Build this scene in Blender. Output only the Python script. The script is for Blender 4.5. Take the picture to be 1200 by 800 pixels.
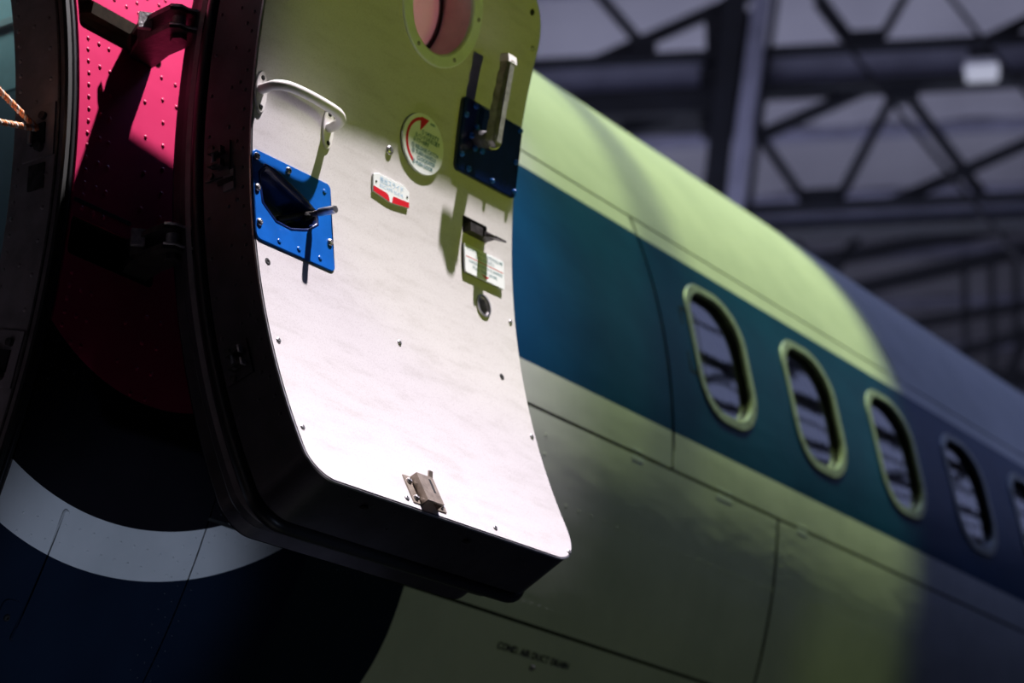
import bpy, bmesh, math, random
import numpy as np
from mathutils import Vector, Matrix
from mathutils.geometry import delaunay_2d_cdt

for o in list(bpy.data.objects):
    bpy.data.objects.remove(o)
random.seed(7)
rng = np.random.default_rng(7)
scene = bpy.context.scene
COL = scene.collection
pi = math.pi

# ------------------------------------------------------------------ camera
CAM = Vector((0.0, -3.96763, -1.57012))
AZ, EL, RO = 0.98562, 0.33453, -0.002
fwd = Vector((math.sin(AZ)*math.cos(EL), math.cos(AZ)*math.cos(EL), math.sin(EL)))
rgt0 = Vector((math.cos(AZ), -math.sin(AZ), 0))
up0 = rgt0.cross(fwd)
rgt = rgt0*math.cos(RO) + up0*math.sin(RO)
upv = up0*math.cos(RO) - rgt0*math.sin(RO)
cd = bpy.data.cameras.new('camera')
cam = bpy.data.objects.new('camera', cd); COL.objects.link(cam)
cd.sensor_fit = 'HORIZONTAL'; cd.sensor_width = 36.0; cd.lens = 85.0
cd.clip_end = 200
cd.dof.use_dof = True; cd.dof.focus_distance = 3.72; cd.dof.aperture_fstop = 3.4
m = Matrix((( rgt.x, upv.x, -fwd.x, CAM.x), (rgt.y, upv.y, -fwd.y, CAM.y), (rgt.z, upv.z, -fwd.z, CAM.z), (0, 0, 0, 1)))
cam.matrix_world = m
scene.camera = cam

# ------------------------------------------------------------------ world, lights, exposure
vs = scene.view_settings
scene.display_settings.display_device = 'sRGB'
vs.view_transform = 'Standard'; vs.look = 'None'; vs.gamma = 1.0; vs.use_curve_mapping = False
vs.exposure = 0.0
w = bpy.data.worlds.new('hangar_air'); scene.world = w; w.use_nodes = True
w.node_tree.nodes['Background'].inputs[0].default_value = (0.60, 0.62, 1.0, 1)
w.node_tree.nodes['Background'].inputs[1].default_value = 0.004

def aim(o, src, dst):
    o.location = src
    o.rotation_euler = (Vector(dst)-Vector(src)).to_track_quat('-Z', 'Y').to_euler()
def spot(name, src, dst, power, color, half_deg, blend, radius):
    d = bpy.data.lights.new(name, 'SPOT'); d.energy = power; d.color = color
    d.spot_size = math.radians(2*half_deg); d.spot_blend = blend; d.shadow_soft_size = radius
    o = bpy.data.objects.new(name, d); COL.objects.link(o); aim(o, src, dst); return o
def area(name, src, dst, power, color, sx, sy):
    d = bpy.data.lights.new(name, 'AREA'); d.energy = power; d.color = color
    d.shape = 'RECTANGLE'; d.size = sx; d.size_y = sy
    o = bpy.data.objects.new(name, d); COL.objects.link(o); aim(o, src, dst); return o
LD = Vector((0.20, -0.29, 0.935)).normalized()          # towards the white spotlight
tgt = Vector((2.78, -1.68, -0.22))
spot('white_spotlight', tgt+LD*7.0, tgt+Vector((-0.10, 0.08, -0.05)), 6100, (1.0, 0.92, 0.97), 12.8, 1.0, 0.08)
spot('green_spotlight', (5.9, -2.6, 7.4), (4.66, -0.95, 0.88), 2700, (0.79, 1.0, 0.37), 10.7, 0.08, 0.10)
spot('green_door_spotlight', (4.3, -7.6, -1.2), (3.24, -1.65, 0.22), 215, (0.82, 1.0, 0.09), 5.6, 0.45, 0.06)
spot('green_side_spotlight', (4.8, -8.6, 0.3), (4.45, -1.5, -0.25), 60, (0.78, 1.0, 0.36), 10.0, 0.22, 0.08)
spot('green_band_spotlight', (5.6, -6.0, -1.0), (5.42, -1.35, -0.34), 22, (0.72, 1.0, 0.10), 5.0, 1.0, 0.05)
spot('blue_floor_spotlight', (2.75, -4.6, -3.0), (2.86, -1.33, -0.70), 140, (0.58, 0.70, 1.0), 4.8, 0.5, 0.10)
area('roof_uplight', (17.5, 6.0, 3.0), (19.5, 7.5, 9.5), 440, (0.76, 0.79, 1.0), 8, 8)
area('hangar_bay_light', (8.6, -3.0, 8.9), (6.6, -1.6, 0.0), 225, (0.37, 0.48, 1.0), 7, 2.5)
area('cabin_light', (2.74, -0.45, 0.90), (2.93, -0.75, 0.45), 1.6, (0.55, 0.95, 1.0), 0.12, 0.12)

# ------------------------------------------------------------------ materials
def new_mat(name):
    mt = bpy.data.materials.new(name); mt.use_nodes = True
    nt = mt.node_tree
    return mt, nt, nt.nodes['Principled BSDF']
def noise(nt, scale, detail=4, rough=0.55, vec=None):
    n = nt.nodes.new('ShaderNodeTexNoise'); n.inputs['Scale'].default_value = scale
    n.inputs['Detail'].default_value = detail; n.inputs['Roughness'].default_value = rough
    if vec is None:
        tc = nt.nodes.new('ShaderNodeTexCoord'); vec = tc.outputs['Object']
    nt.links.new(vec, n.inputs['Vector']); return n
def ramp(nt, src, stops):
    r = nt.nodes.new('ShaderNodeValToRGB'); e = r.color_ramp.elements
    while len(e) < len(stops): e.new(0.5)
    for k, (p, c) in enumerate(stops):
        e[k].position = p; e[k].color = c if len(c) == 4 else (*c, 1)
    nt.links.new(src, r.inputs[0]); return r
def bump(nt, bs, src, strength, dist):
    b = nt.nodes.new('ShaderNodeBump'); b.inputs['Strength'].default_value = strength
    b.inputs['Distance'].default_value = dist
    nt.links.new(src, b.inputs['Height']); nt.links.new(b.outputs[0], bs.inputs['Normal']); return b
def simple(name, col, rough=0.5, metal=0.0, var=0.12, scale=30, bmp=0.0, bscale=150, spec=0.5, coat=0.0):
    mt, nt, bs = new_mat(name)
    n = noise(nt, scale)
    lo = tuple(c*(1-var) for c in col); hi = tuple(min(1, c*(1+var)) for c in col)
    r = ramp(nt, n.outputs['Fac'], [(0.3, lo), (0.7, hi)])
    nt.links.new(r.outputs[0], bs.inputs['Base Color'])
    bs.inputs['Roughness'].default_value = rough; bs.inputs['Metallic'].default_value = metal
    bs.inputs['Specular IOR Level'].default_value = spec
    bs.inputs['Coat Weight'].default_value = coat
    if bmp:
        n2 = noise(nt, bscale, 3); bump(nt, bs, n2.outputs['Fac'], bmp, 0.002)
    return mt
M = {}
M['rim'] = simple('black_rim_paint', (0.050, 0.043, 0.052), 0.42, 0, 0.35, 18, 0.12, 220)
M['jamb'] = simple('charcoal_jamb_paint', (0.20, 0.175, 0.185), 0.5, 0, 0.25, 22, 0.15, 200)
M['rubber'] = simple('black_rubber', (0.010, 0.010, 0.012), 0.38, 0, 0.3, 25)
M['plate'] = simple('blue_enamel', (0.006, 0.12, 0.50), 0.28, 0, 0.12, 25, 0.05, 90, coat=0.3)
M['plate_dark'] = simple('navy_enamel_pocket_shade', (0.002, 0.013, 0.085), 0.26, 0, 0.2, 25, 0.05, 90, coat=0.2)  # own colour of the handle plate; painted-in shade on the lever pocket
M['steel'] = simple('brushed_steel', (0.55, 0.54, 0.55), 0.33, 0.9, 0.2, 60, 0.1, 300)
M['cast'] = simple('worn_cast_metal', (0.30, 0.29, 0.30), 0.42, 0.75, 0.35, 70, 0.35, 160)
M['strap'] = simple('worn_bright_alloy', (0.50, 0.49, 0.50), 0.35, 0.35, 0.3, 90, 0.2, 200)
M['bracket'] = simple('dark_forged_steel', (0.055, 0.048, 0.048), 0.42, 0.3, 0.5, 60, 0.4, 180)
M['bare'] = simple('bare_bright_metal', (0.70, 0.66, 0.68), 0.4, 0.6, 0.3, 120, 0.5, 220)
M['latch'] = simple('bronze_metal', (0.40, 0.33, 0.27), 0.42, 0.7, 0.3, 60, 0.2, 200)
M['rail'] = simple('cream_rail_paint', (0.80, 0.77, 0.75), 0.35, 0, 0.06, 40)
M['sign'] = simple('white_sign_plastic', (0.84, 0.87, 0.88), 0.35, 0, 0.03, 30)
M['red'] = simple('red_print', (0.62, 0.008, 0.02), 0.4, 0, 0.05, 30)
M['ink_teal'] = simple('teal_print', (0.02, 0.16, 0.20), 0.5, 0, 0.05, 30)
M['ink_blue'] = simple('pale_blue_print', (0.42, 0.62, 0.82), 0.5, 0, 0.05, 30)
M['ink_black'] = simple('black_stencil', (0.006, 0.007, 0.006), 0.6, 0, 0.1, 30)
M['hole'] = simple('dark_cavity', (0.004, 0.004, 0.004), 0.8, 0, 0.2, 30)
M['liner'] = simple('dark_primer', (0.012, 0.013, 0.011), 0.7, 0, 0.3, 20)
M['slot'] = simple('bronze_pocket', (0.055, 0.042, 0.025), 0.5, 0.2, 0.4, 50)
M['tube'] = simple('pale_pink_trim', (0.72, 0.55, 0.55), 0.4, 0, 0.1, 30)
M['ring_trim'] = simple('pale_window_ring', (0.74, 0.79, 0.72), 0.35, 0, 0.06, 40)
M['frame'] = simple('window_frame_alloy', (0.36, 0.39, 0.35), 0.40, 0.2, 0.15, 60)
M['truss'] = simple('dark_truss_paint', (0.007, 0.008, 0.014), 0.6, 0, 0.3, 5)
M['beam'] = simple('grey_beam_paint', (0.26, 0.26, 0.36), 0.6, 0, 0.2, 3)
M['cabin_pale'] = simple('pale_teal_cabin_lining', (0.55, 0.72, 0.74), 0.5, 0, 0.1, 20)
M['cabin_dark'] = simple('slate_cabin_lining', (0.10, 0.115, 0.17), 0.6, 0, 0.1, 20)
M['concrete'] = simple('hangar_concrete', (0.05, 0.05, 0.055), 0.6, 0, 0.25, 1.5)
M['wallm'] = simple('hangar_wall_sheet', (0.05, 0.05, 0.065), 0.7, 0, 0.25, 1.2)
M['cable'] = simple('dark_cable', (0.008, 0.008, 0.014), 0.5, 0.2, 0.1, 20)
M['lampbody'] = simple('grey_lamp_housing', (0.5, 0.5, 0.6), 0.5, 0, 0.1, 10)
M['tag'] = simple('pale_stencil_sticker', (0.80, 0.83, 0.88), 0.5, 0, 0.06, 60)

# door lining: off-white enamel with rubbed diagonal dirt and faint speckle
mt, nt, bs = new_mat('white_door_enamel'); M['panel'] = mt
tc = nt.nodes.new('ShaderNodeTexCoord')
mp = nt.nodes.new('ShaderNodeMapping'); mp.inputs['Rotation'].default_value = (0, 0.6, 0); mp.inputs['Scale'].default_value = (5, 5, 22)
nt.links.new(tc.outputs['Object'], mp.inputs[0])
n1 = noise(nt, 2.2, 5, 0.6, mp.outputs[0]); n2 = noise(nt, 420, 2, 0.5); n3 = noise(nt, 9, 4)
r1 = ramp(nt, n1.outputs['Fac'], [(0.22, (0.55, 0.52, 0.51)), (0.5, (0.64, 0.61, 0.61)), (0.8, (0.67, 0.64, 0.64))])
r2 = ramp(nt, n2.outputs['Fac'], [(0.34, (0.80, 0.78, 0.78)), (0.5, (1, 1, 1))])
mx = nt.nodes.new('ShaderNodeMix'); mx.data_type = 'RGBA'; mx.blend_type = 'MULTIPLY'; mx.inputs[0].default_value = 0.55
nt.links.new(r1.outputs[0], mx.inputs[6]); nt.links.new(r2.outputs[0], mx.inputs[7])
nt.links.new(mx.outputs[2], bs.inputs['Base Color'])
bs.inputs['Roughness'].default_value = 0.45
bump(nt, bs, n3.outputs['Fac'], 0.08, 0.004)

# acrylic pane of the round door window: slightly milky
mt, nt, bs = new_mat('milky_acrylic'); M['acrylic'] = mt
bs.inputs['Base Color'].default_value = (0.93, 0.83, 0.80, 1); bs.inputs['Roughness'].default_value = 0.12
tr = nt.nodes.new('ShaderNodeBsdfTransparent'); tr.inputs[0].default_value = (1, 0.95, 0.93, 1)
tl = nt.nodes.new('ShaderNodeBsdfTranslucent'); tl.inputs[0].default_value = (0.95, 0.85, 0.80, 1)
a1 = nt.nodes.new('ShaderNodeMixShader'); a1.inputs[0].default_value = 0.12
a2 = nt.nodes.new('ShaderNodeMixShader'); a2.inputs[0].default_value = 0.30
nt.links.new(tl.outputs[0], a1.inputs[1]); nt.links.new(tr.outputs[0], a1.inputs[2])
nt.links.new(a1.outputs[0], a2.inputs[1]); nt.links.new(bs.outputs[0], a2.inputs[2])
nt.links.new(a2.outputs[0], nt.nodes['Material Output'].inputs[0])

# cabin window panes: dark room behind, glossy outer pane
mt, nt, bs = new_mat('cabin_window_glass'); M['glass'] = mt
tr = nt.nodes.new('ShaderNodeBsdfTransparent'); tr.inputs[0].default_value = (0.75, 0.8, 0.9, 1)
gl = nt.nodes.new('ShaderNodeBsdfGlossy'); gl.inputs['Roughness'].default_value = 0.04
fr = nt.nodes.new('ShaderNodeFresnel'); fr.inputs['IOR'].default_value = 4.2
ng = noise(nt, 3.0, 2); bb = nt.nodes.new('ShaderNodeBump'); bb.inputs['Strength'].default_value = 0.12; bb.inputs['Distance'].default_value = 0.02
nt.links.new(ng.outputs['Fac'], bb.inputs['Height']); nt.links.new(bb.outputs[0], gl.inputs['Normal'])
a1 = nt.nodes.new('ShaderNodeMixShader')
nt.links.new(fr.outputs[0], a1.inputs[0]); nt.links.new(tr.outputs[0], a1.inputs[1]); nt.links.new(gl.outputs[0], a1.inputs[2])
nt.links.new(a1.outputs[0], nt.nodes['Material Output'].inputs[0])

# hangar roof sheeting: lavender-grey corrugation
mt, nt, bs = new_mat('roof_sheet'); M['roof'] = mt
n1 = noise(nt, 0.6, 3); r1 = ramp(nt, n1.outputs['Fac'], [(0.3, (0.36, 0.35, 0.42)), (0.7, (0.44, 0.43, 0.50))])
nt.links.new(r1.outputs[0], bs.inputs['Base Color']); bs.inputs['Roughness'].default_value = 0.7

# daylit clerestory glazing on the open side of the hangar (lit windows)
def emit(name, col, s):
    mt = bpy.data.materials.new(name); mt.use_nodes = True; nt = mt.node_tree
    nt.nodes.remove(nt.nodes['Principled BSDF'])
    e = nt.nodes.new('ShaderNodeEmission'); e.inputs[0].default_value = (*col, 1); e.inputs[1].default_value = s
    nt.links.new(e.outputs[0], nt.nodes['Material Output'].inputs[0]); return mt
M['daylight'] = emit('frosted_daylight', (0.45, 0.55, 1.0), 0.04)
M['skylight'] = emit('polycarbonate_daylight', (0.46, 0.54, 1.0), 0.5)
M['lampglow'] = emit('lamp_diffuser', (0.75, 0.78, 1.0), 0.55)

# rope: orange and white twist
mt, nt, bs = new_mat('orange_rope_fibre'); M['rope'] = mt
n1 = noise(nt, 260, 3); r1 = ramp(nt, n1.outputs['Fac'], [(0.40, (0.95, 0.26, 0.04)), (0.62, (1.0, 0.55, 0.35))])
nt.links.new(r1.outputs[0], bs.inputs['Base Color']); bs.inputs['Roughness'].default_value = 0.8
M['rope_white'] = simple('white_rope_fibre', (0.92, 0.80, 0.72), 0.8, 0, 0.1, 200)

# ------------------------------------------------------------------ geometry helpers
R = 1.44
def F(x, s, h=0.0):
    t = s/R
    return (x, -(R+h)*math.cos(t), (R+h)*math.sin(t))
def Fn(x, s):
    t = s/R
    return (0, -math.cos(t), math.sin(t))
PSI = -0.0435
DA = Vector((math.cos(PSI), math.sin(PSI), 0)); DN = Vector((-math.sin(PSI), math.cos(PSI), 0)); DZ = Vector((0, 0, 1))
DO = Vector((2.6188, -2.9740, 0.0010)); RP = 1.27
def D(x, s, h=0.0):                       # h > 0 comes off the lining towards the outside of the aircraft
    t = s/RP; r = RP-h
    return tuple(DO + DA*x + DN*(r*math.cos(t)) + DZ*(r*math.sin(t)))
def Dn(x, s):
    t = s/RP
    return tuple(-DN*math.cos(t) - DZ*math.sin(t))

class Root: pass
def link(name, me, parent=None, at=None):
    o = bpy.data.objects.new(name, me); COL.objects.link(o)
    if at is not None: o.location = at
    if parent is not None:
        o.parent = parent
        o.location = Vector(o.location) - parent_world(parent)
    return o
_world = {}
def parent_world(p):
    v = Vector(p.location)
    q = p.parent
    while q is not None:
        v += Vector(q.location); q = q.parent
    return v
def thing(name, label, cat, loc, group=None):
    o = bpy.data.objects.new(name, None); COL.objects.link(o); o.location = loc
    o.empty_display_size = 0.1
    o['label'] = label; o['category'] = cat
    if group: o['group'] = group
    return o
def mesh_obj(name, verts, faces, mat, parent=None, smooth=False, normals=None, mats=None, fmat=None, angle=None):
    vv = np.array(verts, float)
    c = (vv.max(0)+vv.min(0))/2
    me = bpy.data.meshes.new(name)
    me.from_pydata((vv-c).tolist(), [], [list(f) for f in faces])
    for mm in (mats or [mat]): me.materials.append(mm)
    if fmat: me.polygons.foreach_set('material_index', fmat)
    if smooth: me.polygons.foreach_set('use_smooth', [True]*len(me.polygons))
    me.update()
    if normals is not None:
        me.normals_split_custom_set_from_vertices([tuple(n) for n in normals])
    elif smooth and angle is not None:
        me.set_sharp_from_angle(angle=angle)
    return link(name, me, parent, Vector(c))
class MB:
    def __init__(s): s.v = []; s.f = []
    def add(s, v, f):
        b = len(s.v); s.v += [tuple(p) for p in v]; s.f += [tuple(i+b for i in q) for q in f]
    def box(s, c, ax, ay, az):
        c, ax, ay, az = map(Vector, (c, ax, ay, az))
        v = [c+ax*i+ay*j+az*k for k in (-1, 1) for j in (-1, 1) for i in (-1, 1)]
        f = [(0, 2, 3, 1), (4, 5, 7, 6), (0, 1, 5, 4), (2, 6, 7, 3), (0, 4, 6, 2), (1, 3, 7, 5)]
        if ax.cross(ay).dot(az) < 0: f = [q[::-1] for q in f]
        s.add(v, f)
    def tube(s, path, rad, n=12, caps=True, flat=1.0, ref=None):
        P = [Vector(p) for p in path]
        rads = rad if isinstance(rad, (list, tuple)) else [rad]*len(P)
        prev = Vector(ref) if ref else None
        rings = []
        for i, p in enumerate(P):
            t = (P[min(i+1, len(P)-1)]-P[max(i-1, 0)]).normalized()
            if prev is None:
                prev = Vector((0, 0, 1)) if abs(t.z) < 0.9 else Vector((1, 0, 0))
            a = (prev-t*prev.dot(t)).normalized(); b = t.cross(a); prev = a
            rings.append([p+(a*math.cos(2*pi*k/n)*flat+b*math.sin(2*pi*k/n))*rads[i] for k in range(n)])
        v = [q for r_ in rings for q in r_]; f = []
        for i in range(len(P)-1):
            for k in range(n):
                k2 = (k+1) % n
                f.append((i*n+k, i*n+k2, (i+1)*n+k2, (i+1)*n+k))
        if caps:
            f.append(tuple(range(n-1, -1, -1))); f.append(tuple(range((len(P)-1)*n, len(P)*n)))
        s.add(v, f)
    def build(s, name, mat, parent=None, smooth=False, angle=None, **k):
        return mesh_obj(name, s.v, s.f, mat, parent, smooth, angle=angle, **k)

def rrect(x0, x1, s0, s1, r, n=8):
    """counter-clockwise rounded rectangle; r may be (bl, br, tr, tl)"""
    rr = r if isinstance(r, (tuple, list)) else (r,)*4
    out = []
    for (cx, cy, q, a0) in ((x0+rr[0], s0+rr[0], rr[0], pi), (x1-rr[1], s0+rr[1], rr[1], 1.5*pi), (x1-rr[2], s1-rr[2], rr[2], 0), (x0+rr[3], s1-rr[3], rr[3], pi/2)):
        for k in range(n+1):
            a = a0+pi/2*k/n
            out.append((cx+q*math.cos(a), cy+q*math.sin(a)))
    return out
def ellipse(cx, cy, rx, ry, n=40):
    return [(cx+rx*math.cos(2*pi*k/n), cy+ry*math.sin(2*pi*k/n)) for k in range(n)]
def offset(poly, d):
    """move outline outwards by d (CCW polygon)"""
    P = np.array(poly); n = len(P); out = []
    for i in range(n):
        a, b, c = P[i-1], P[i], P[(i+1) % n]
        e1 = b-a; e2 = c-b
        l1 = np.hypot(*e1); l2 = np.hypot(*e2)
        n1 = np.array([e1[1], -e1[0]])/l1 if l1 > 1e-9 else np.zeros(2)
        n2 = np.array([e2[1], -e2[0]])/l2 if l2 > 1e-9 else np.zeros(2)
        nn = n1+n2; L = np.hypot(*nn)
        nn = nn/L if L > 1e-9 else n1
        cs = max(0.35, float(nn @ (n1 if l1 > 1e-9 else n2)))
        out.append(tuple(b+nn*d/cs))
    return out
def dens(poly, step):
    out = []
    n = len(poly)
    for i in range(n):
        a, b = poly[i], poly[(i+1) % n]
        L = math.hypot(b[0]-a[0], b[1]-a[1])
        k = max(1, int(math.ceil(L/step)))
        for j in range(k):
            out.append((a[0]+(b[0]-a[0])*j/k, a[1]+(b[1]-a[1])*j/k))
    return out
def clean(poly):
    out = []
    for p in poly:
        if not out or math.hypot(p[0]-out[-1][0], p[1]-out[-1][1]) > 1e-6: out.append(p)
    if math.hypot(out[0][0]-out[-1][0], out[0][1]-out[-1][1]) < 1e-6: out.pop()
    return out
def inpoly(P, poly):
    P = np.asarray(P, float); x, y = P[:, 0], P[:, 1]
    ins = np.zeros(len(P), bool); n = len(poly)
    for i in range(n):
        x1, y1 = poly[i]; x2, y2 = poly[(i+1) % n]
        if y1 == y2: continue
        c = ((y1 > y) != (y2 > y)) & (x < (x2-x1)*(y-y1)/(y2-y1)+x1)
        ins ^= c
    return ins
def sdist(P, loop):
    A = np.array(loop); B = np.roll(A, -1, 0); out = np.full(len(P), 1e9)
    for a, b in zip(A, B):
        ab = b-a; q = np.clip(((P-a)@ab)/max(ab@ab, 1e-12), 0, 1)
        out = np.minimum(out, np.hypot(*(a+q[:, None]*ab-P).T))
    return out
def tri(outline, holes=(), step=0.05):
    """triangulate a region of the (x, s) plane with an even grid inside; returns points, triangles, loops"""
    loops = [clean(dens(clean(outline), step))]+[clean(dens(clean(h), step)) for h in holes]
    pts = [p for l in loops for p in l]
    edges = []; b = 0
    for l in loops:
        edges += [(b+i, b+(i+1) % len(l)) for i in range(len(l))]; b += len(l)
    A = np.array(loops[0]); lo, hi = A.min(0), A.max(0)
    nx = max(1, int((hi[0]-lo[0])/step)); ny = max(1, int((hi[1]-lo[1])/step))
    G = np.array([(lo[0]+(hi[0]-lo[0])*(i+0.5)/nx, lo[1]+(hi[1]-lo[1])*(j+0.5)/ny) for i in range(nx) for j in range(ny)])
    keep = inpoly(G, loops[0])
    for l in loops[1:]: keep &= ~inpoly(G, l)
    G = G[keep]
    if len(G):
        k = np.ones(len(G), bool)
        for l in loops: k &= sdist(G, l) > step*0.45
        G = G[k]
    allp = [Vector(p) for p in pts]+[Vector(p) for p in G.tolist()]
    ov, oe, of, _, _, _ = delaunay_2d_cdt(allp, edges, [], 0, 1e-7)
    V = np.array([tuple(v) for v in ov]); T = [tuple(f) for f in of]
    Cn = np.array([V[list(f)].mean(0) for f in T])
    k = inpoly(Cn, loops[0])
    for l in loops[1:]: k &= ~inpoly(Cn, l)
    T2 = []
    for f, kk in zip(T, k):
        if not kk: continue
        a, b_, c = V[f[0]], V[f[1]], V[f[2]]
        ar = (b_[0]-a[0])*(c[1]-a[1])-(b_[1]-a[1])*(c[0]-a[0])
        T2.append(f if ar > 0 else f[::-1])
    return V, T2, loops
def sheet(name, mp, nf, outline, holes, h, skirt, mat, parent, step=0.05, flip=False):
    """curved sheet: top surface at height h over the mapping, folded edges of depth skirt"""
    V, T, loops = tri(outline, holes, step)
    v = [mp(x, s, h) for x, s in V]; nr = [nf(x, s) for x, s in V]
    f = [t[::-1] if flip else t for t in T]
    if skirt:
        for li, l in enumerate(loops):
            L = l if li == 0 else l
            n = len(L); b = len(v)
            ctr = np.array(mp(*L[0], h))
            for i in range(n):
                a, c = L[i-1], L[(i+1) % n]
                tx = np.array(mp(*c, h))-np.array(mp(*a, h))
                nn = np.cross(tx, nf(*L[i])); nn = nn/max(np.linalg.norm(nn), 1e-9)
                # outward from the sheet: CCW outline -> to the right of travel in (x,s)
                if flip: nn = -nn
                area2 = sum(L[k][0]*L[(k+1) % n][1]-L[(k+1) % n][0]*L[k][1] for k in range(n))
                if (area2 < 0) != (li > 0): nn = -nn
                v.append(mp(*L[i], h)); v.append(mp(*L[i], h-skirt)); nr += [tuple(nn), tuple(nn)]
            for i in range(n):
                j = (i+1) % n
                f.append((b+2*i, b+2*j, b+2*j+1, b+2*i+1))
    return mesh_obj(name, v, f, mat, parent, True, normals=nr)
def plate(name, mp, nf, outline, h0, h1, bev, mat, parent, step=0.03, flip=False, holes=()):
    """a raised plate with a small bevel"""
    top = offset(clean(outline), -bev)
    V, T, loops = tri(top, holes, step)
    v = [mp(x, s, h1) for x, s in V]; f = [t[::-1] if flip else t for t in T]
    o = clean(outline); rings = [(clean(top), h1), (o, h1-bev), (o, h0)]
    n = min(len(r_[0]) for r_ in rings)
    b = len(v)
    for pr, h in rings: v += [mp(x, s, h) for x, s in pr[:n]]
    for k in range(2):
        for i in range(n):
            j = (i+1) % n
            q = (b+k*n+i, b+(k+1)*n+i, b+(k+1)*n+j, b+k*n+j)
            f.append(q[::-1] if flip else q)
    return mesh_obj(name, v, f, mat, parent, True, angle=math.radians(35))
def loft(name, mp, rings, mat, parent, closed=True, flip=False, angle=40, caps=False):
    """rings: list of (outline, h) with equal counts"""
    n = len(rings[0][0]); v = []; f = []
    for o, h in rings: v += [mp(x, s, h) for x, s in o]
    for k in range(len(rings)-1):
        for i in range(n if closed else n-1):
            j = (i+1) % n
            q = (k*n+i, k*n+j, (k+1)*n+j, (k+1)*n+i)
            f.append(q[::-1] if flip else q)
    return mesh_obj(name, v, f, mat, parent, True, angle=math.radians(angle))
def frame_at(mp, nf, x, s, h):
    p = Vector(mp(x, s, h)); n = Vector(nf(x, s)).normalized()
    t = (Vector(mp(x+1e-3, s, h))-Vector(mp(x-1e-3, s, h))); t = (t-n*t.dot(n)).normalized()
    b = n.cross(t)
    return Matrix(((t.x, b.x, n.x, p.x), (t.y, b.y, n.y, p.y), (t.z, b.z, n.z, p.z), (0, 0, 0, 1)))
def screw_mesh(name, r, h, mat, slot=True, n=14):
    v = []; f = []
    prof = [(1.0, 0), (1.0, h*0.35), (0.86, h*0.75), (0.55, h)]
    for q, z in prof: v += [(r*q*math.cos(2*pi*k/n), r*q*math.sin(2*pi*k/n), z) for k in range(n)]
    for i in range(len(prof)-1):
        for k in range(n):
            f.append((i*n+k, i*n+(k+1) % n, (i+1)*n+(k+1) % n, (i+1)*n+k))
    b = len(v)
    if slot:      # dished drive recess
        v += [(r*0.40*math.cos(2*pi*k/n), r*0.40*math.sin(2*pi*k/n), h*0.95) for k in range(n)]
        v += [(r*0.25*math.cos(2*pi*k/n), r*0.25*math.sin(2*pi*k/n), h*0.2) for k in range(n)]
        for k in range(n):
            k2 = (k+1) % n
            f.append((3*n+k, 3*n+k2, b+k2, b+k)); f.append((b+k, b+k2, b+n+k2, b+n+k))
        f.append(tuple(range(b+n, b+2*n)))
    else:
        f.append(tuple(range(3*n, 4*n)))
    me = bpy.data.meshes.new(name); me.from_pydata(v, [], f); me.materials.append(mat)
    me.polygons.foreach_set('use_smooth', [True]*len(me.polygons)); me.set_sharp_from_angle(angle=math.radians(38))
    return me
def put(name, me, mat4, parent):
    o = bpy.data.objects.new(name, me); COL.objects.link(o)
    o.parent = parent
    q = Matrix.Translation(-parent_world(parent)) @ mat4
    o.matrix_basis = q
    return o
def rivets(name, mp, nf, pts, r, h, mat, parent, h0=0.0, n=7):
    v = []; f = []
    for (x, s) in pts:
        m4 = frame_at(mp, nf, x, s, h0); b = len(v)
        for q, z in ((1, 0), (0.72, h*0.7)):
            v += [tuple(m4 @ Vector((r*q*math.cos(2*pi*k/n), r*q*math.sin(2*pi*k/n), z))) for k in range(n)]
        v.append(tuple(m4 @ Vector((0, 0, h))))
        for k in range(n):
            k2 = (k+1) % n
            f.append((b+k, b+k2, b+n+k2, b+n+k)); f.append((b+n+k, b+n+k2, b+2*n))
    o = mesh_obj(name, v, f, mat, parent, True)
    o['kind'] = 'stuff'
    return o
def lettering(name, text, mp, nf, x, s, size, mat, parent, h, width=None, sx=1.0, bold=0.0, shear=0.0):
    cu = bpy.data.curves.new(name, 'FONT'); cu.body = text; cu.size = size; cu.resolution_u = 3
    cu.offset = bold; cu.shear = shear
    o = bpy.data.objects.new(name+'_src', cu); COL.objects.link(o)
    dg = bpy.context.evaluated_depsgraph_get()
    me = bpy.data.meshes.new_from_object(o.evaluated_get(dg))
    P = [tuple(v.co) for v in me.vertices]; fs = [tuple(p.vertices) for p in me.polygons]
    bpy.data.objects.remove(o); bpy.data.curves.remove(cu); bpy.data.meshes.remove(me)
    if not P: return None
    A = np.array(P); wv = A[:, 0].max()-A[:, 0].min()
    if width: sx = width/wv
    v = [mp(x+p[0]*sx, s+p[1], h) for p in P]
    return mesh_obj(name, v, fs, mat, parent)

# ------------------------------------------------------------------ hangar shell (setting)
def struct(o):
    o['kind'] = 'structure'; return o
hu = Vector((0.44664, -0.89472, 0)); hv = Vector((0.89472, 0.44664, 0)); hz = Vector((0, 0, 1))
HC = Vector((CAM.x, CAM.y, 0))
def H(u_, v_, z_): return HC+hu*u_+hv*v_+hz*z_
FLOOR = -3.15
b = MB(); b.box(H(0, 6, FLOOR-0.1), hu*34, hv*34, hz*0.1); struct(b.build('floor', M['concrete']))
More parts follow.
